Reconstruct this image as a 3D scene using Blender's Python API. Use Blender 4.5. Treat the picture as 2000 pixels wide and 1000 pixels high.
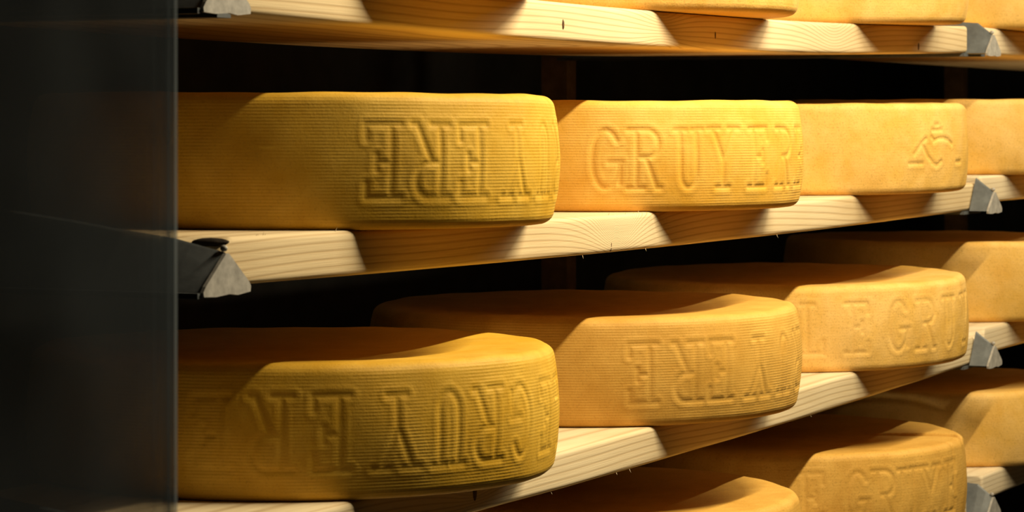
import bpy, math, random
import numpy as np

for o in list(bpy.data.objects):
    bpy.data.objects.remove(o, do_unlink=True)
scene = bpy.context.scene
col = scene.collection

# ------------------------------------------------------------------ camera
PHI = 0.4435682            # angle between the view axis and the run of the shelves
CAM = (-2.7004, -1.3598, 0.1057)
cd = bpy.data.cameras.new('camera')
cam = bpy.data.objects.new('camera', cd)
col.objects.link(cam)
cam.location = CAM
cam.rotation_euler = (math.pi / 2, 0, PHI - math.pi / 2)
cd.sensor_width = 36.0
cd.lens = 36.0 * 5573.5 / 2000.0
cd.shift_y = -(500 - 243.0) / 2000.0
cd.clip_start = 0.05
cd.dof.use_dof = True
cd.dof.focus_distance = 3.35
cd.dof.aperture_fstop = 16
scene.camera = cam

# ------------------------------------------------------------------ world, lamps, exposure
w = bpy.data.worlds.new('cellar_air')
scene.world = w
w.use_nodes = True
bg = w.node_tree.nodes['Background']
bg.inputs['Color'].default_value = (0.45, 0.65, 1.0, 1)
bg.inputs['Strength'].default_value = 0.045

WARM = (1.0, 0.84, 0.54)
def tube(name, x0, x1, y, z, power):
    """a bare tube lamp hung along the aisle, parallel to the shelves"""
    l = bpy.data.lights.new(name, 'AREA')
    l.shape = 'RECTANGLE'
    l.size = x1 - x0
    l.size_y = 0.035
    l.energy = power
    l.color = WARM
    o = bpy.data.objects.new(name, l)
    o.location = (0.5 * (x0 + x1), y, z)
    o.rotation_euler = (math.radians(34), 0, 0)      # shines down and towards the rack
    col.objects.link(o)
    return o
for xa, pw in ((-0.05, 24), (1.10, 9), (2.25, 7)):
    tube('aisle_tube_lamp', xa, xa + 1.0, -0.80, 0.98, pw)

vs = scene.view_settings
vs.view_transform = 'Standard'
vs.look = 'None'
vs.gamma = 1.0
vs.exposure = 0.70
vs.use_curve_mapping = False

# ------------------------------------------------------------------ helpers
def tag(o, label=None, cat=None, group=None, kind=None):
    if label: o['label'] = label
    if cat: o['category'] = cat
    if group: o['group'] = group
    if kind: o['kind'] = kind
    return o

def mesh_obj(name, verts, faces, mat, parent=None, loc=(0, 0, 0), smooth=False):
    me = bpy.data.meshes.new(name)
    me.from_pydata([tuple(v) for v in verts], [], [tuple(f) for f in faces])
    me.update()
    if smooth:
        me.polygons.foreach_set('use_smooth', [True] * len(me.polygons))
    if mat: me.materials.append(mat)
    o = bpy.data.objects.new(name, me)
    o.location = loc
    if parent: o.parent = parent
    col.objects.link(o)
    return o

def fast_mesh(name, V, Q, mat, loc, smooth=True):
    """numpy verts (n,3) and quads (m,4)"""
    me = bpy.data.meshes.new(name)
    me.vertices.add(len(V))
    me.vertices.foreach_set('co', V.astype(np.float32).ravel())
    m = len(Q)
    me.loops.add(m * 4)
    me.loops.foreach_set('vertex_index', Q.astype(np.int32).ravel())
    me.polygons.add(m)
    me.polygons.foreach_set('loop_start', np.arange(0, m * 4, 4, dtype=np.int32))
    me.polygons.foreach_set('loop_total', np.full(m, 4, dtype=np.int32))
    me.polygons.foreach_set('use_smooth', np.full(m, smooth))
    me.update(calc_edges=True)
    me.validate()
    me.materials.append(mat)
    o = bpy.data.objects.new(name, me)
    o.location = loc
    col.objects.link(o)
    return o

def box(x0, x1, y0, y1, z0, z1):
    v = [(x0,y0,z0),(x1,y0,z0),(x1,y1,z0),(x0,y1,z0),(x0,y0,z1),(x1,y0,z1),(x1,y1,z1),(x0,y1,z1)]
    f = [(0,3,2,1),(4,5,6,7),(0,1,5,4),(1,2,6,5),(2,3,7,6),(3,0,4,7)]
    return v, f

class NT:
    """small node-graph writer"""
    def __init__(self, name):
        self.m = bpy.data.materials.new(name)
        self.m.use_nodes = True
        self.t = self.m.node_tree
        self.b = self.t.nodes['Principled BSDF']
        self.out = self.t.nodes['Material Output']
    def n(self, typ, **kw):
        nd = self.t.nodes.new(typ)
        for k, v in kw.items(): setattr(nd, k, v)
        return nd
    def link(self, a, b): self.t.links.new(a, b)
    def set(self, sock, v):
        if hasattr(v, 'is_output') or hasattr(v, 'links'): self.link(v, sock)
        else: sock.default_value = v
    def math(self, op, a, b=None, c=None):
        nd = self.n('ShaderNodeMath', operation=op)
        self.set(nd.inputs[0], a)
        if b is not None: self.set(nd.inputs[1], b)
        if c is not None: self.set(nd.inputs[2], c)
        return nd.outputs[0]
    def noise(self, vec, scale, detail=2, rough=0.5, dist=0.0):
        nd = self.n('ShaderNodeTexNoise')
        self.link(vec, nd.inputs['Vector'])
        nd.inputs['Scale'].default_value = scale
        nd.inputs['Detail'].default_value = detail
        nd.inputs['Roughness'].default_value = rough
        nd.inputs['Distortion'].default_value = dist
        return nd.outputs['Fac']
    def mapping(self, vec, scale=(1,1,1), loc=(0,0,0), rot=(0,0,0)):
        nd = self.n('ShaderNodeMapping')
        self.link(vec, nd.inputs['Vector'])
        nd.inputs['Scale'].default_value = scale
        nd.inputs['Location'].default_value = loc
        nd.inputs['Rotation'].default_value = rot
        return nd.outputs[0]
    def ramp(self, fac, stops):
        nd = self.n('ShaderNodeValToRGB')
        self.link(fac, nd.inputs[0])
        els = nd.color_ramp.elements
        while len(els) < len(stops): els.new(0.5)
        for e, (p, c) in zip(els, stops):
            e.position = p
            e.color = (*c, 1) if len(c) == 3 else c
        return nd.outputs[0]
    def mix(self, fac, a, b, mode='MIX'):
        nd = self.n('ShaderNodeMix', data_type='RGBA', blend_type=mode)
        self.set(nd.inputs[0], fac)
        for s, v in ((nd.inputs[6], a), (nd.inputs[7], b)):
            if isinstance(v, tuple): s.default_value = (*v, 1) if len(v) == 3 else v
            else: self.link(v, s)
        return nd.outputs[2]
    def bump(self, h, strength, dist, normal=None):
        nd = self.n('ShaderNodeBump')
        self.link(h, nd.inputs['Height'])
        nd.inputs['Strength'].default_value = strength
        nd.inputs['Distance'].default_value = dist
        if normal is not None: self.link(normal, nd.inputs['Normal'])
        return nd.outputs[0]

# ------------------------------------------------------------------ materials
def rind(name, c_lo, c_hi, c_stain, ribs, seed):
    g = NT(name)
    tc = g.n('ShaderNodeTexCoord').outputs['Object']
    off = g.mapping(tc, loc=(seed * 3.1, seed * 1.7, seed * 0.9))
    big = g.noise(off, 7, 3, 0.55)
    mid = g.noise(off, 34, 3, 0.6)
    fine = g.noise(off, 420, 2, 0.6)
    base = g.ramp(g.math('ADD', g.math('MULTIPLY', big, 0.6), g.math('MULTIPLY', mid, 0.4)),
                  [(0.36, c_lo), (0.62, c_hi)])
    stain = g.ramp(g.noise(off, 11, 4, 0.6), [(0.50, (0, 0, 0)), (0.68, (1, 1, 1))])
    sm = g.math('MULTIPLY', stain, 0.45)
    c = g.mix(sm, base, c_stain)
    sp = g.ramp(fine, [(0.28, (0.55, 0.5, 0.42)), (0.45, (1, 1, 1))])
    c = g.mix(0.55 if not ribs else 0.3, c, sp, 'MULTIPLY')
    g.link(c, g.b.inputs['Base Color'])
    g.b.inputs['Roughness'].default_value = 0.62
    g.b.inputs['Specular IOR Level'].default_value = 0.28
    sep = g.n('ShaderNodeSeparateXYZ'); g.link(tc, sep.inputs[0])
    geo = g.n('ShaderNodeTexCoord')
    nrm = g.n('ShaderNodeSeparateXYZ'); g.link(geo.outputs['Normal'], nrm.inputs[0])
    up = g.math('ABSOLUTE', nrm.outputs[2])
    isup = g.math('GREATER_THAN', up, 0.75)
    lump = g.math('ADD', g.math('MULTIPLY', mid, 1.0), g.math('MULTIPLY', fine, 0.35))
    if ribs:
        # pressed cloth: fine rings round the side, straight threads over the faces
        wob = g.math('MULTIPLY', g.noise(off, 9, 2), 2.2)
        side = g.math('SINE', g.math('ADD', g.math('MULTIPLY', sep.outputs[2], 2 * math.pi / 0.0033), wob))
        diag = g.math('ADD', g.math('MULTIPLY', sep.outputs[0], 0.55), g.math('MULTIPLY', sep.outputs[1], 0.83))
        face = g.math('MULTIPLY', g.math('SINE', g.math('MULTIPLY', diag, 2 * math.pi / 0.0040)), 0.55)
        rib = g.n('ShaderNodeMix', data_type='FLOAT')
        g.link(isup, rib.inputs[0]); g.link(side, rib.inputs[2]); g.link(face, rib.inputs[3])
        patch = g.ramp(g.noise(off, 14, 3, 0.6), [(0.34, (0.22, 0.22, 0.22)), (0.62, (1, 1, 1))])
        rb = g.math('MULTIPLY', rib.outputs[0], patch)
        weave = g.noise(g.mapping(tc, scale=(1, 1, 0.25)), 330, 2, 0.7)
        rb = g.math('ADD', rb, g.math('MULTIPLY', weave, 1.3))
        n1 = g.bump(rb, 0.36, 0.00030)
        n2 = g.bump(lump, 0.35, 0.0016, n1)
    else:
        faint = g.math('SINE', g.math('MULTIPLY', sep.outputs[2], 2 * math.pi / 0.0042))
        streak = g.noise(g.mapping(tc, scale=(0.25, 0.25, 1.6)), 160, 3, 0.6)
        n1 = g.bump(g.math('ADD', g.math('MULTIPLY', faint, 0.10), streak), 0.35, 0.0006)
        n2 = g.bump(lump, 0.45, 0.0020, n1)
    g.link(n2, g.b.inputs['Normal'])
    return g.m

def wood(name, seed, c_lo, c_hi, knots, line=0.42):
    """planed softwood; grain bends round knots given as (x, z, strength, spread)"""
    g = NT(name)
    tc = g.n('ShaderNodeTexCoord').outputs['Object']
    sep = g.n('ShaderNodeSeparateXYZ'); g.link(tc, sep.inputs[0])
    x, y, z = sep.outputs
    v = g.math('ADD', z, g.math('MULTIPLY', y, 0.18))
    v = g.math('ADD', v, g.math('MULTIPLY', g.noise(g.mapping(tc, scale=(1.1, 3, 4), loc=(seed, 0, 0)), 1.3, 1), 0.04))
    for kx, kz, a, s in knots:
        dx = g.math('DIVIDE', g.math('SUBTRACT', x, kx), s)
        d2 = g.math('MULTIPLY', dx, dx)
        e = g.math('DIVIDE', a, g.math('ADD', 1.0, g.math('MULTIPLY', d2, 1.0)))
        zz = g.math('SUBTRACT', z, kz)
        v = g.math('ADD', v, g.math('MULTIPLY', e, g.math('ADD', zz, 0.012)))
    ring = g.math('SINE', g.math('MULTIPLY', v, 2 * math.pi / 0.0085))
    ring = g.math('POWER', g.math('MULTIPLY', g.math('ADD', ring, 1.0), 0.5), 5.0)
    fib = g.noise(g.mapping(tc, scale=(4, 60, 260), loc=(seed, seed, 0)), 3.0, 3, 0.6)
    big = g.noise(g.mapping(tc, scale=(1, 2, 4), loc=(seed * 2, 0, 0)), 3.0, 2)
    base = g.ramp(g.math('ADD', g.math('MULTIPLY', big, 0.6), g.math('MULTIPLY', fib, 0.4)), [(0.35, c_lo), (0.65, c_hi)])
    dark = tuple(k * q for k, q in zip(c_lo, (0.62, 0.52, 0.40)))
    c = g.mix(g.math('MULTIPLY', ring, line), base, dark)
    g.link(c, g.b.inputs['Base Color'])
    g.b.inputs['Roughness'].default_value = 0.7
    g.b.inputs['Specular IOR Level'].default_value = 0.2
    n1 = g.bump(g.math('ADD', fib, g.math('MULTIPLY', ring, -0.5)), 0.35, 0.0008)
    rough = g.noise(tc, 900, 2)
    g.link(g.bump(rough, 0.25, 0.0004, n1), g.b.inputs['Normal'])
    return g.m

def plain(name, c, rough=0.6, metal=0.0, spec=0.4, nscale=40, namp=0.25, bump=0.0):
    g = NT(name)
    tc = g.n('ShaderNodeTexCoord').outputs['Object']
    f = g.noise(tc, nscale, 4, 0.6)
    lo = tuple(k * (1 - namp) for k in c)
    hi = tuple(min(1, k * (1 + namp)) for k in c)
    g.link(g.ramp(f, [(0.3, lo), (0.7, hi)]), g.b.inputs['Base Color'])
    g.b.inputs['Roughness'].default_value = rough
    g.b.inputs['Metallic'].default_value = metal
    g.b.inputs['Specular IOR Level'].default_value = spec
    if bump:
        g.link(g.bump(f, 0.5, bump), g.b.inputs['Normal'])
    return g.m

M_steel = plain('painted_grey_steel', (0.105, 0.115, 0.125), 0.42, 0.0, 0.5, 70, 0.22, 0.0004)
M_steel_end = plain('bare_steel_end', (0.40, 0.38, 0.36), 0.5, 0.0, 0.4, 90, 0.25, 0.0005)
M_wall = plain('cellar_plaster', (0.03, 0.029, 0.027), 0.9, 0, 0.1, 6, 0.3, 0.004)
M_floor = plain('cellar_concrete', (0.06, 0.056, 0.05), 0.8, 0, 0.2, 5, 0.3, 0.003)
M_knot = plain('knot_wood', (0.10, 0.055, 0.025), 0.7, 0, 0.2, 200, 0.5)
M_ink = plain('black_ink', (0.02, 0.018, 0.015), 0.6, 0, 0.2)
M_dark = plain('chip_shade_black', (0.018, 0.012, 0.008), 0.9, 0, 0.1, 120, 0.6, 0.002)  # near-black colour for the shade at the chipped plank corner

def glass_mat(name, trans, veil_base, dust_smear):
    g = NT(name)
    g.t.nodes.remove(g.b)
    tc = g.n('ShaderNodeTexCoord').outputs['Object']
    tr = g.n('ShaderNodeBsdfTransparent'); tr.inputs[0].default_value = (*trans, 1)
    df = g.n('ShaderNodeBsdfDiffuse'); df.inputs[0].default_value = (0.66, 0.76, 0.86, 1)
    gl = g.n('ShaderNodeBsdfGlossy'); gl.inputs['Roughness'].default_value = 0.05
    sm = g.ramp(g.noise(g.mapping(tc, scale=(1.0, 1, 0.8)), 4.5, 2, 0.5), [(0.40, (0, 0, 0)), (0.75, (1, 1, 1))])
    fac = g.math('ADD', veil_base, g.math('MULTIPLY', sm, dust_smear))  # even part paints the reflected grey veil, smears are dust
    m1 = g.n('ShaderNodeMixShader'); g.link(fac, m1.inputs[0]); g.link(tr.outputs[0], m1.inputs[1]); g.link(df.outputs[0], m1.inputs[2])
    fr = g.n('ShaderNodeFresnel'); fr.inputs['IOR'].default_value = 1.35
    m2 = g.n('ShaderNodeMixShader'); g.link(g.math('MULTIPLY', fr.outputs[0], 0.7), m2.inputs[0]); g.link(m1.outputs[0], m2.inputs[1]); g.link(gl.outputs[0], m2.inputs[2])
    g.link(m2.outputs[0], g.out.inputs['Surface'])
    return g.m

M_glass = glass_mat('dusty_veiled_glass', (0.76, 0.75, 0.74), 0.028, 0.07)
M_glass_edge = glass_mat('ground_glass_edge', (0.75, 0.77, 0.78), 0.22, 0.25)

# ------------------------------------------------------------------ setting
FZ, CZ = -1.60, 1.55
X0, X1, Y0r, Y1r = -4.6, 6.4, -2.6, 1.05
def slab(name, *b, mat=M_wall):
    v, f = box(*b)
    return tag(mesh_obj(name, v, f, mat), kind='structure')
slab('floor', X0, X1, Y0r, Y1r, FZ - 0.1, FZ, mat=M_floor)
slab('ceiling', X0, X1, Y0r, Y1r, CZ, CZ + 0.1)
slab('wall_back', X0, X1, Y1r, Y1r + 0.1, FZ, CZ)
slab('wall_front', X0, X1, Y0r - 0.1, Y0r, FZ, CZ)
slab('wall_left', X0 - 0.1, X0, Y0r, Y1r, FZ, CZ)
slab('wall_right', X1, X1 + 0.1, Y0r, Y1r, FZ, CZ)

# ------------------------------------------------------------------ planks
T = 0.045                      # plank thickness
DEPTH = 0.37
def quad3(p):
    (xa, za), (xb, zb), (xc, zc) = p
    return np.poly1d(np.polyfit([xa, xb, xc], [za, zb, zc], 2))
XL0 = -0.461                   # left bay planks
XLE = [1.936, 1.990, 1.978, 1.936]
XR0, XR1 = 2.022, 4.40         # right bay planks
LEFT = [quad3([(-0.49, 0.255), (0.72, 0.2475), (1.94, 0.2705)]),
        quad3([(-0.49, 0.0030), (0.72, -0.0028), (1.94, 0.0065)]),
        quad3([(-0.49, -0.2665), (0.72, -0.2685), (1.94, -0.2520)]),
        quad3([(-0.49, -0.527), (0.72, -0.518), (1.94, -0.506)])]
RIGHT = [0.2715, 0.0175, -0.2405, -0.4907]

def plank(name, xa, xb, top, mat, label, chips=(), seed=0):
    rnd = np.random.RandomState(seed)
    xc = 0.5 * (xa + xb)
    zb = float(top(xc)) - T
    # rounded-rectangle cross-section, counter-clockwise seen from -X
    r = 0.006
    prof = []
    for cy, cz, a0 in ((DEPTH - r, T - r, 0), (r, T - r, 90), (r, r, 180), (DEPTH - r, r, 270)):
        for k in range(5):
            a = math.radians(a0 + 22.5 * k)
            prof.append((cy + r * math.cos(a), cz + r * math.sin(a)))
    # split long sides so chips can bend them
    full = []
    for i, p in enumerate(prof):
        q = prof[(i + 1) % len(prof)]
        full.append(p)
        L = math.hypot(q[0] - p[0], q[1] - p[1])
        n = 6 if L > 0.1 else (4 if L > 0.02 else 1)
        for k in range(1, n):
            t = (k / n) ** (1.0)
            full.append((p[0] + (q[0] - p[0]) * t, p[1] + (q[1] - p[1]) * t))
    P = np.array(full)
    m = len(P)
    xs = np.concatenate([xa + np.array([0, .002, .005]), xa + np.arange(0.010, 0.10, 0.005), np.linspace(xa + 0.10, xb - 0.10, 60),
                         xb - np.arange(0.095, 0.009, -0.005), xb - np.array([.005, .002, 0])])
    V = np.zeros((len(xs), m, 3))
    for i, x in enumerate(xs):
        e = min(x - xa, xb - x)
        sh = 0.0035 * max(0.0, 1 - e / 0.004) ** 2
        cy, cz = DEPTH / 2, T / 2
        yy = cy + (P[:, 0] - cy) * (1 - sh / cy)
        zz = cz + (P[:, 1] - cz) * (1 - sh / cz)
        V[i, :, 0] = x - xc
        V[i, :, 1] = yy
        V[i, :, 2] = zz + float(top(x)) - T - zb
    # slight unevenness of the sawn front arrises
    wob = 0.0006 * (np.sin(xs * 9 + seed)[:, None] + np.sin(xs * 23 + 2 * seed)[:, None])
    V[:, :, 1] += wob * (P[None, :, 0] < 0.05)
    for (cx, cyy, rx, ry, dep) in chips:           # broken corners: push the top down round a spot
        d = ((V[:, :, 0] + xc - cx) / rx) ** 2 + ((V[:, :, 1] - cyy) / ry) ** 2
        amt = np.clip(1.25 - d, 0, 1)
        topm = (V[:, :, 2] > T * 0.5 - 0.02)
        V[:, :, 2] -= dep * amt * topm * np.clip(P[None, :, 1] / T, 0, 1)
    n = len(xs)
    V = V.reshape(-1, 3)
    Q = []
    for i in range(n - 1):
        for j in range(m):
            a = i * m + j; b = i * m + (j + 1) % m
            Q.append((a, b, b + m, a + m))
    faces = [tuple(reversed(q)) for q in Q] + [tuple(range(m)), tuple(range((n - 1) * m, n * m))[::-1]]
    o = mesh_obj(name, V, faces, mat, None, (xc, 0, zb), True)
    o.data.polygons[len(faces) - 1].use_smooth = False
    o.data.polygons[len(faces) - 2].use_smooth = False
    tag(o, label, 'shelf plank', 'softwood shelf planks')
    return o

C_LO, C_HI = (0.66, 0.50, 0.29), (0.80, 0.65, 0.42)
pl_specs = [
    ('top softwood plank, wavy grain lines along its sunlit edge, above the dark gap', C_LO, C_HI, [(0.60, 0.030, 1.6, 0.06), (1.25, 0.0, 1.0, 0.08)]),
    ('long honey-coloured softwood plank under the largest cheese, fan-shaped knot near its middle', C_LO, C_HI, [(0.455, 0.004, 3.4, 0.045)]),
    ('pale softwood plank with a dark slot and black dashes on its edge, lower middle', (0.66, 0.52, 0.32), (0.80, 0.67, 0.46), [(0.068, 0.02, 2.0, 0.05)]),
    ('lowest softwood plank at the bottom edge, mostly hidden under the two lowest cheeses', C_LO, C_HI, [(1.0, 0.02, 1.4, 0.05)]),
]
pl_specs[0] = ('topmost softwood plank with wavy grain and short dark cracks, above the dark gap',) + pl_specs[0][1:]
planks = []
chips = [(), ((-0.474, 0.012, 0.030, 0.030, 0.011),), (), ()]
for r, (lab, lo, hi, kn) in enumerate(pl_specs):
    xm = 0.5 * (XL0 + XLE[r])
    mt = wood('planed_softwood', 3 + 5 * r, lo, hi, [(kx - xm, kz, ka, ks) for kx, kz, ka, ks in kn], 0.55)
    planks.append(plank('shelf_plank', XL0, XLE[r], LEFT[r], mt, lab, chips[r], seed=r))
r_labels = ['short visible end of the topmost right-hand plank at the top right corner',
            'cream plank end right of the triangular bracket on the second shelf from the top',
            'whitish plank end with a chipped brown corner at the right edge, third shelf',
            'plank end at the lower right corner, lowest of the right-hand planks']
PALE = ((0.74, 0.60, 0.40), (0.86, 0.73, 0.53))
for r in range(4):
    mt = wood('pale_softwood', 40 + 7 * r, *PALE, [(0.4, 0.02, 1.2, 0.05)], 0.35)
    ch = ((2.024, 0.0, 0.016, 0.016, 0.020),) if r == 2 else ()
    rp = plank('shelf_plank', XR0, XR1, (lambda x, z=RIGHT[r]: z), mt, r_labels[r], ch, seed=20 + r)
    planks.append(rp)

# the rack goes on upwards: unseen planks added to block lamp light from the back wall
for xa, xb, z, lab in ((XL0, 1.936, 0.535, 'unseen plank added above the topmost cheeses, left bay'), (XR0, XR1, 0.54, 'unseen plank added above the topmost cheeses, right bay')):
    plank('shelf_plank', xa, xb, (lambda x, z=z: z), wood('planed_softwood', 77, C_LO, C_HI, [(0.4, 0.02, 1.2, 0.05)]), lab, seed=31)

def ellipsoid(name, parent, loc, rx, ry, rz, mat, seg=12, rings=6):
    v = []; f = []
    for i in range(rings + 1):
        a = math.pi * i / rings
        for j in range(seg):
            b = 2 * math.pi * j / seg
            v.append((rx * math.sin(a) * math.cos(b), ry * math.cos(a), rz * math.sin(a) * math.sin(b)))
    for i in range(rings):
        for j in range(seg):
            f.append((i * seg + j, i * seg + (j + 1) % seg, (i + 1) * seg + (j + 1) % seg, (i + 1) * seg + j))
    return mesh_obj(name, v, f, mat, parent, loc, True)

def on_plank(p, x, z):
    """a local point on the front edge of plank p at world x, world z"""
    return (x - p.location.x, 0.0006, z - p.location.z)

ellipsoid('knot', planks[1], on_plank(planks[1], 0.437, -0.0385), 0.0040, 0.0016, 0.0085, M_knot)
ellipsoid('knot', planks[2], on_plank(planks[2], 0.068, -0.291), 0.0060, 0.0014, 0.0120, M_knot)
for k, z in enumerate((-0.279, -0.2855, -0.291, -0.297)):
    v, f = box(-0.0013, 0.0013, -0.0006, 0.0006, -0.002, 0.002)
    mesh_obj('ink_mark', v, f, M_ink, planks[2], on_plank(planks[2], 0.292 + 0.0006 * (k % 2), z))
ellipsoid('chip_shade', planks[1], (-0.450 - planks[1].location.x, 0.016, T + 0.0002), 0.016, 0.018, 0.0042, M_dark)  # dark ellipsoid painting the shade of the gap by the chipped corner
# torn fibres along the sawn arrises
rs = random.Random(4)
def splinter(p, x, z, dz, dx, y=-0.0005):
    l = on_plank(p, x, z)
    v = [(0, 0, 0), (0.0011, 0, 0), (0.0005, 0.0009, 0), (dx, -0.0015, dz)]
    mesh_obj('splinter', v, [(0, 1, 2), (0, 3, 1), (1, 3, 2), (2, 3, 0)], M_fibre, p, (l[0], y, l[2]))
M_fibre = plain('torn_fibre', (0.80, 0.68, 0.48), 0.7, 0, 0.2)
for k in range(9):
    x = rs.uniform(-0.42, -0.22) if k < 5 else rs.uniform(0.25, 0.55)
    splinter(planks[1], x, float(LEFT[1](x)) - 0.001, rs.uniform(0.002, 0.006), rs.uniform(-0.004, 0.004), 0.004)
for x in (0.551, 0.36, 1.02):
    splinter(planks[1], x, float(LEFT[1](x)) - T + 0.001, rs.uniform(-0.006, -0.003), rs.uniform(-0.003, 0.003), 0.003)
for x in (0.46, 0.50, 0.27, 1.16):
    splinter(planks[2], x, float(LEFT[2](x)) - T + 0.001, rs.uniform(-0.006, -0.003), rs.uniform(-0.003, 0.003), 0.003)
for x, z in ((1.665, 0.229), (0.78, 0.222), (0.30, 0.221)):
    ellipsoid('knot', planks[0], on_plank(planks[0], x, z), 0.0030, 0.0012, 0.0065, M_knot, 8, 4)

# ------------------------------------------------------------------ brackets
def bracket(xc, zb, ridge, zr, label, y_back=0.745, hw=0.040):
    """folded steel arm: a roof-shaped wedge whose ridge rises to the back, with flanges that carry the planks"""
    e = bpy.data.objects.new('shelf_bracket', None)
    e.location = (xc, 0, zb)
    e.empty_display_size = 0.05
    col.objects.link(e)
    tag(e, label, 'shelf bracket', 'steel shelf brackets')
    yf = ridge[0][0]
    # folded body
    rid = []
    for (ya, ha), (yb, hb) in zip(ridge[:-1], ridge[1:]):
        rid += [(ya + (yb - ya) * k / 8, ha + (hb - ha) * k / 8) for k in range(8)]
    ridge = rid + [ridge[-1]]
    v = []; f = []
    t = 0.0025
    for (y, h) in ridge:
        v += [(-hw, y, 0), (-0.003, y, h - 0.002), (0, y, h), (0.003, y, h - 0.002), (hw, y, 0)]
    for i in range(len(ridge) - 1):
        a = i * 5
        for j in range(4):
            f.append((a + j, a + j + 1, a + j + 6, a + j + 5))
        f.append((a + 4, a, a + 5, a + 9))
    n = len(ridge) - 1
    f.append((n * 5, n * 5 + 1, n * 5 + 2, n * 5 + 3, n * 5 + 4))
    arm = mesh_obj('arm', v, [tuple(reversed(q)) for q in f], M_steel, e, smooth=True)
    arm.data.set_sharp_from_angle(angle=math.radians(20))
    # triangular end plate
    h0 = ridge[0][1]
    tri = [(-hw - 0.001, 0), (-hw + 0.003, 0.005), (-0.0025, h0 - 0.001), (0.0025, h0 - 0.001), (hw - 0.002, 0.006), (hw + 0.001, 0.002), (hw, -0.003), (hw * 0.45, -0.005), (hw * 0.1, -0.0035), (-hw * 0.5, -0.005), (-hw, -0.004)]
    m = len(tri)
    v = [(x, yf - 0.003, z) for x, z in tri] + [(x, yf + 0.0005, z) for x, z in tri]
    f = [tuple(range(m))[::-1], tuple(range(m, 2 * m))] + [(i, (i + 1) % m, m + (i + 1) % m, m + i) for i in range(m)]
    mesh_obj('end_plate', v, f, M_steel_end, e)
    # pale bead standing in for the highlight at the tip of the ridge
    ellipsoid('ridge_glint', e, (0, yf + 0.001, h0 + 0.0035), 0.0032, 0.0035, 0.0032, M_steel_end, 10, 6)
    # flanges
    for s, z in ((-1, 0.0), (1, zr)):
        x0, x1 = sorted((s * (hw - 0.002), s * (hw + 0.022)))
        yy0 = 0.0
        if s == -1 and xc < 0:
            x0, x1, yy0 = -hw - 0.006, -hw + 0.002, yf
        if ridge[-1][0] < 0 and s == -1:             # short stop: one flat bar runs back under the plank ends
            x0, x1 = -hw - 0.022, hw - 0.003
        v, f = box(x0, x1, yy0, y_back, z - 0.0055, z - 0.0005)
        mesh_obj('flange', v, f, M_steel, e)
    return e

RIDGE_L = [(-0.031, 0.034), (0.0206, 0.0455), (0.0704, 0.052), (0.1328, 0.061), (0.2126, 0.0705), (0.30, 0.079), (0.745, 0.088)]
RIDGE_R = [(-0.031, 0.032), (-0.006, 0.0515), (0.30, 0.075), (0.745, 0.083)]
RIDGE_TIP = [(-0.033, 0.032), (-0.0025, 0.055)]
for r, lab in ((0, 'steel bracket at the left end of the topmost plank, by the glass edge'), (1, 'grey steel bracket with a pale triangular end, left beside the largest cheese'),
               (2, 'dark steel bracket arm in the lower left corner behind the glass')):
    zb = float(LEFT[r](XL0)) - T - 0.0005
    bracket(-0.503, zb, RIDGE_L, 0.0, lab)
rb_labels = ['steel bracket between the two topmost planks, upper right corner',
             'small triangular steel bracket right of the smooth cheese with the stamped emblem',
             'steel bracket beside the chipped plank corner at the right edge',
             'lowest steel bracket at the bottom right, right of the cracked cheese']
for r in range(4):
    zb = float(LEFT[r](1.936)) - T - 0.0005
    bracket(1.978, zb, RIDGE_TIP if r in (1, 2) else RIDGE_R, RIGHT[r] - T - zb, rb_labels[r])
# uprights that carry the arms
M_post = plain('rusty_post', (0.30, 0.19, 0.10), 0.8, 0, 0.2, 25, 0.35, 0.001)
for xc, lab in ((-0.503, 'rusty brown rack post behind the arm at the far left'),
                (1.978, 'dim brown rack post standing in the dark gap above the golden ribbed wheel'),
                (4.458, 'dim brown rack post in the dark gap near the right edge')):
    v, f = box(-0.02, 0.02, 0.0, 0.05, 0, CZ - FZ)
    o = mesh_obj('rack_upright', v, f, M_post, None, (xc, 0.745, FZ))
    tag(o, lab, 'rack post', 'rack posts')

# ------------------------------------------------------------------ cheese wheels
def arc(cx, cy, rx, ry, a0, a1, n=10):
    return [(cx + rx * math.cos(math.radians(a0 + (a1 - a0) * k / n)), cy + ry * math.sin(math.radians(a0 + (a1 - a0) * k / n))) for k in range(n + 1)]
GLYPH = {   # width in metres, strokes in a unit box; slab-serif capitals
    'E': (0.036, [[(0, 1), (1, 1), (1, .80)], [(0, 0), (1, 0), (1, .20)], [(.28, 0), (.28, 1)], [(.28, .52), (.72, .52)], [(.72, .42), (.72, .62)]]),
    'L': (0.034, [[(0, 1), (.6, 1)], [(0, 0), (1, 0), (1, .24)], [(.28, 0), (.28, 1)]]),
    'R': (0.042, [[(0, 1), (.58, 1)] + arc(.58, .76, .34, .24, 90, -90) + [(.25, .52)], [(.25, 0), (.25, 1)], [(0, 0), (.48, 0)], [(.52, .52), (.88, 0), (1, 0)]]),
    'U': (0.038, [[(0, 1), (.42, 1)], [(.62, 1), (1, 1)], [(.2, 1), (.2, .28)] + arc(.5, .28, .3, .28, 180, 360) + [(.8, 1)]]),
    'Y': (0.050, [[(0, 1), (.36, 1)], [(.66, 1), (1, 1)], [(.16, 1), (.5, .45), (.84, 1)], [(.5, .45), (.5, 0)], [(.3, 0), (.7, 0)]]),
    'G': (0.038, [arc(.5, .5, .45, .5, 40, 350, 20) , [(.95, .44), (.95, .08)], [(.6, .44), (1, .44)]]),
}
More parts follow.
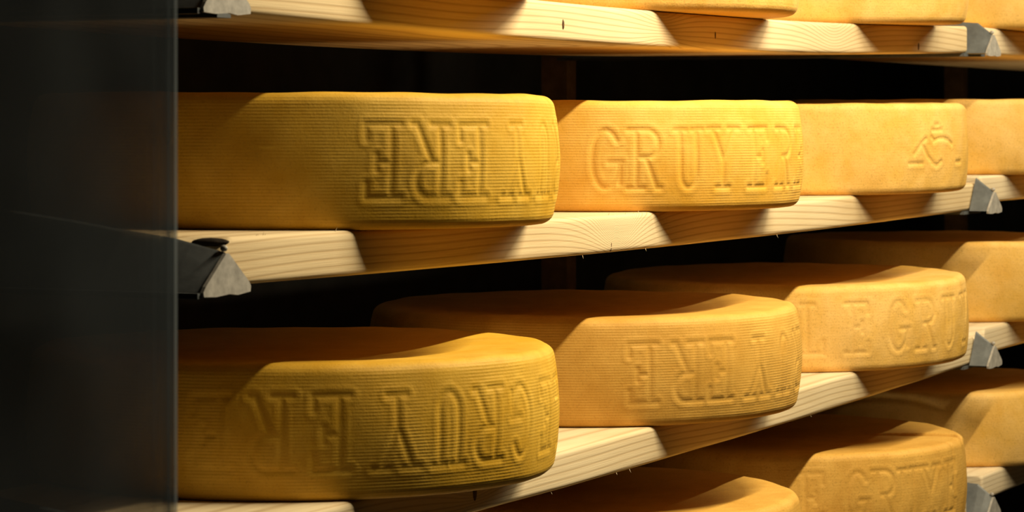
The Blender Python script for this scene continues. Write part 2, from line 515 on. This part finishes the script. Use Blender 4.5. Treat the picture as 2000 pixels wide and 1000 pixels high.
def seg_dist(px, py, a, b):
    ax, ay = a; bx, by = b
    dx, dy = bx - ax, by - ay
    L = dx * dx + dy * dy + 1e-12
    t = np.clip(((px - ax) * dx + (py - ay) * dy) / L, 0, 1)
    return np.hypot(px - ax - t * dx, py - ay - t * dy)

R0 = 0.280
WY = 0.18419
LET_H = 0.073
def wheel(i, row_z, h, mat, label, letters=(), flip=False, strokes=(), crack=None, seed=0, R=R0, bulge=0.0085,
          slope=0.0, fine=True, dx=0.0, depth=0.0009, zc=None, dish=0.008, name='cheese_wheel', group='round cheese wheels'):
    rnd = np.random.RandomState(seed + 11)
    # columns: fine where the side faces the aisle
    if fine:
        a = np.radians(np.concatenate([np.arange(-205, -48, 0.26), np.arange(-48, 155, 3.0)]))
    else:
        a = np.radians(np.arange(-205, 155, 2.0))
    nc = len(a)
    dz = 0.0014 if fine else 0.006
    rc = 0.0105                                   # corner radius
    zs = np.arange(rc, h - rc + 1e-6, dz)
    prof = []                                     # (r offset from R at this z, z, is_side)
    nb = 6
    rings_bot = [0.0, 0.12, 0.2, 0.245, R - rc]
    rings_top = list(np.arange(R - rc - 0.004, 0.10, (-0.003 if crack is not None else -0.006) if fine else -0.02)) + [0.08, 0.04, 0.0]
    def bul(z): return bulge * (1 - ((z - h / 2) / (h / 2)) ** 2)
    rr = []; zz = []
    for r in rings_bot: rr.append(max(r, 0.0005)); zz.append(0.0)
    for k in range(1, nb):
        t = math.pi / 2 * k / nb
        rr.append(R - rc + rc * math.sin(t) + bul(rc * (1 - math.cos(t)))); zz.append(rc * (1 - math.cos(t)))
    s0 = len(rr)
    for z in zs: rr.append(R + bul(z)); zz.append(z)
    s1 = len(rr)
    for k in range(1, nb + 1):
        t = math.pi / 2 * k / nb
        z = h - rc + rc * math.sin(t)
        rr.append(R - rc + rc * math.cos(t) + bul(min(z, h)) ); zz.append(z)
    for r in rings_top:
        t = np.clip((R - 0.018 - r) / 0.15, 0, 1)
        rr.append(max(r, 0.0005)); zz.append(h - dish * (t * t * (3 - 2 * t)))
    rr = np.array(rr); zz = np.array(zz)
    nr = len(rr)
    RR = np.repeat(rr[:, None], nc, 1); ZZ = np.repeat(zz[:, None], nc, 1)
    A = np.repeat(a[None, :], nr, 0)
    # hand-made unevenness
    ph = rnd.uniform(0, 6.28, 12)
    u = 0.0009 * np.sin(2 * A + ph[0]) + 0.0007 * np.sin(5 * A + ph[1] + 9 * ZZ) + 0.0004 * np.sin(13 * A + ph[2] + 40 * ZZ) + 0.0003 * np.sin(31 * A + ph[3] - 70 * ZZ)
    edge = np.clip(RR / R, 0, 1) ** 4
    RR = RR + u * edge
    topm = (ZZ > h * 0.6)
    ZZ = ZZ + topm * edge * (0.0006 * np.sin(3 * A + ph[4]) + 0.0006 * np.sin(7 * A + ph[5]) + 0.0004 * np.sin(19 * A + ph[6]))
    # pressed marks
    if fine and (letters or strokes):
        S = (R + 0.006)
        side = slice(s0, s1)
        zg = zz[side][:, None]; ag = a[None, :]
        D = np.full((s1 - s0, nc), 1.0)
        mid = h / 2 if zc is None else zc
        for ch, deg in letters:
            wd, st = GLYPH[ch]
            cols = np.where(np.abs(a - math.radians(deg)) < (wd / 2 + 0.012) / S)[0]
            if len(cols) == 0: continue
            px = (ag[:, cols] - math.radians(deg)) * S
            py = zg - mid
            px, py = np.broadcast_arrays(px, py)
            if flip: px, py = -px, -py
            d = np.full(px.shape, 1.0)
            for s in st:
                for p, q in zip(s[:-1], s[1:]):
                    d = np.minimum(d, seg_dist(px, py, ((p[0] - .5) * wd, (p[1] - .5) * LET_H), ((q[0] - .5) * wd, (q[1] - .5) * LET_H)))
            D[:, cols] = np.minimum(D[:, cols], d)
        for s in strokes:
            for p, q in zip(s[:-1], s[1:]):
                d = seg_dist(ag * S + 0 * zg, zg + 0 * ag, (math.radians(p[0]) * S, p[1]), (math.radians(q[0]) * S, q[1]))
                D = np.minimum(D, d)
        t = np.clip((0.0040 - D) / 0.0027, 0, 1)
        g = t * t * (3 - 2 * t)
        wear = 0.75 + 0.25 * np.sin(7 * A[side] + ph[7]) * np.sin(60 * ZZ[side] + ph[8])
        # a slightly swollen lip around each pressed stroke
        lip = np.exp(-((D - 0.0075) / 0.0025) ** 2)
        RR[side] -= depth * g * wear - 0.00035 * lip
    if crack is not None:
        (p0, p1, ca, cz0) = crack                 # top segment in local XY, side angle
        X = RR * np.cos(A); Y = RR * np.sin(A)
        d = seg_dist(X, Y, p0, p1)
        nx, ny = -(p1[1] - p0[1]), (p1[0] - p0[0])
        behind = ((X - p0[0]) * nx + (Y - p0[1]) * ny) > 0
        isTop = np.arange(nr)[:, None] >= s1
        ZZ = ZZ - isTop * 0.007 * np.exp(-(d / 0.0026) ** 2) + isTop * behind * 0.0045 * np.clip(1 - d / 0.08, 0, 1)
        isSide = (np.arange(nr)[:, None] >= s0) & (np.arange(nr)[:, None] < s1 + nb)
        da = (A - math.radians(ca)) * R
        RR = RR - isSide * 0.0045 * np.exp(-(da / 0.0025) ** 2) - isSide * (da > 0) * 0.0022 - isSide * 0.0022 * np.exp(-((da + 0.050) / 0.004) ** 2)
    V = np.stack([RR * np.cos(A), RR * np.sin(A), ZZ], -1).reshape(-1, 3)
    I = np.arange(nr * nc).reshape(nr, nc)
    J = np.roll(I, -1, 1)
    Q = np.stack([I[:-1], J[:-1], J[1:], I[1:]], -1).reshape(-1, 4)
    o = fast_mesh(name, V, Q, mat, (i * 0.77695 + dx, WY, row_z))
    o.rotation_euler = (0, -math.atan(slope), 0)
    tag(o, label, 'cheese wheel', group)
    return o

YEL = ((0.64, 0.355, 0.020), (0.75, 0.46, 0.060), (0.50, 0.27, 0.015))
GOLD = ((0.72, 0.39, 0.045), (0.84, 0.50, 0.11), (0.66, 0.32, 0.025))
TAN = ((0.60, 0.325, 0.055), (0.73, 0.43, 0.095), (0.54, 0.28, 0.045))
SMOOTH = ((0.76, 0.445, 0.085), (0.88, 0.56, 0.18), (0.69, 0.36, 0.05))
def LR(seq): return seq

def at(row, i, x=None):
    X = i * 0.77695
    p = LEFT[row]
    # rest the flat underside on the plank's highest point beneath it
    xs = np.linspace(X - 0.20, X + 0.20, 9)
    s = float(p.deriv()(X))
    lift = max(float(p(xx)) - (float(p(X)) + s * (xx - X)) for xx in xs)
    return float(p(X)) + max(0, lift) + 0.0002, s

def put(row, i, *args, **kw):
    if i < 3: z, s = at(row, i)
    else: z, s = RIGHT[row] + 0.0002, 0.0
    return wheel(i, z, *args, slope=s, **kw)

# second shelf from the top
put(1, 0, 0.1375, rind('ribbed_rind', *YEL, True, 1), 'largest ribbed yellow cheese wheel with upside-down letters, beside the glass on the upper full plank',
    letters=[('E', -132.5), ('R', -122), ('E', -111.3), ('Y', -97.5), ('U', -84), ('R', -72)], flip=True, seed=1)
put(1, 1, 0.1385, rind('ribbed_rind', *GOLD, True, 2), 'golden ribbed cheese wheel with upright faint letters, between largest wheel and the smooth emblem wheel',
    letters=[('G', -151), ('R', -141.3), ('U', -129.5), ('Y', -119), ('E', -106.5), ('R', -94), ('E', -82)], seed=2, depth=0.0014, zc=0.066)
emb = [[(-108.5, .079), (-106, .083), (-103, .083), (-100, .080), (-97.5, .074)],
       [(-109, .096), (-104, .096)], [(-107, .104), (-105.5, .104)],
       [(-117.5, .060), (-114.5, .076), (-112.5, .083)], [(-114.5, .076), (-111.5, .056), (-109, .046)],
       [(-119.5, .046), (-114, .046)], [(-109.5, .046), (-107, .042), (-104.5, .048)], [(-109.5, .086), (-108, .080)], [(-94, .046), (-90, .046)]]
put(1, 2, 0.1360, rind('smooth_rind', *SMOOTH, False, 3), 'smooth golden cheese wheel with a small stamped emblem near its right side',
    strokes=emb, seed=3, depth=0.0014, bulge=0.006)
put(1, 3, 0.1320, rind('smooth_rind', *SMOOTH, False, 4), 'smooth golden cheese wheel cut off by the right edge, level with the emblem wheel', seed=4, dx=0.04)
# third shelf
put(2, 0, 0.1365, rind('ribbed_rind', *YEL, True, 5), 'ribbed yellow cheese wheel with long row of upside-down letters, lower left beside the glass',
    letters=[('E', -167), ('R', -155), ('E', -143), ('Y', -129.5), ('U', -117.5), ('R', -107), ('G', -96), ('E', -83), ('L', -72)], flip=True, seed=5)
put(2, 1, 0.1355, rind('ribbed_rind', *TAN, True, 6), 'tan ribbed cheese wheel with upside-down letters in the middle of the third shelf',
    letters=[('E', -141.5), ('R', -129.5), ('E', -119.5), ('Y', -106), ('U', -93), ('R', -81)], flip=True, seed=6, zc=0.067)
put(2, 2, 0.1290, rind('smooth_rind', *SMOOTH, False, 7), 'smooth golden cheese wheel with worn upright letters, left of the chipped plank corner',
    letters=[('L', -152), ('E', -138), ('G', -123.5), ('R', -112), ('U', -99.5), ('Y', -86)], seed=7, depth=0.0010, zc=0.066, bulge=0.006)
put(2, 3, 0.1400, rind('smooth_rind', *SMOOTH, False, 8), 'plain golden cheese wheel at the right edge above the chipped plank', seed=8, dx=0.055)
# lowest shelf
put(3, 1, 0.1340, rind('smooth_rind', *TAN, False, 9), 'cheese wheel at the bottom edge with only its pale domed top showing', seed=9)
put(3, 2, 0.1290, rind('smooth_rind', *TAN, False, 10), 'tan cheese wheel with a crack across its top rim, bottom right',
    letters=[('E', -152.5), ('G', -138), ('R', -129), ('U', -120), ('Y', -110), ('E', -98)], seed=10, depth=0.0010, bulge=0.006,
    crack=((0.072, -0.165), (0.050, -0.285), -85.0, 0))
put(3, 3, 0.1300, rind('smooth_rind', *SMOOTH, False, 12), 'orange-gold cheese wheel at the right edge, lowest one beside the cracked wheel', seed=12, dx=0.03)
# topmost shelf
put(0, 0, 0.135, rind('smooth_rind', *SMOOTH, False, 13), 'cheese wheel at the left end of the topmost plank', seed=13, fine=False)
put(0, 1, 0.135, rind('smooth_rind', *SMOOTH, False, 14), 'cheese wheel on the topmost plank, middle one, only its lower rim showing', seed=14, fine=False)
put(0, 2, 0.135, rind('smooth_rind', *SMOOTH, False, 15), 'cheese wheel on the topmost plank left of the upper right bracket', seed=15, fine=False)
put(0, 3, 0.135, rind('smooth_rind', *SMOOTH, False, 16), 'cheese wheel in the upper right corner, right of the topmost bracket', seed=16, fine=False)

# ------------------------------------------------------------------ glass panel in front of the rack's left end
g = bpy.data.objects.new('glass_panel', None)
g.location = (-0.984, -0.28, FZ)
col.objects.link(g)
tag(g, 'dusty grey glass panel with a painted reflection veil, at left with a bright vertical edge', 'glass panel')
v, f = box(-1.6, -0.004, -0.003, 0.003, 0.0, CZ - FZ)
mesh_obj('pane', v, f, M_glass, g)
v, f = box(-0.004, 0.0, -0.003, 0.003, 0.0, CZ - FZ)
mesh_obj('ground_edge', v, f, M_glass_edge, g)
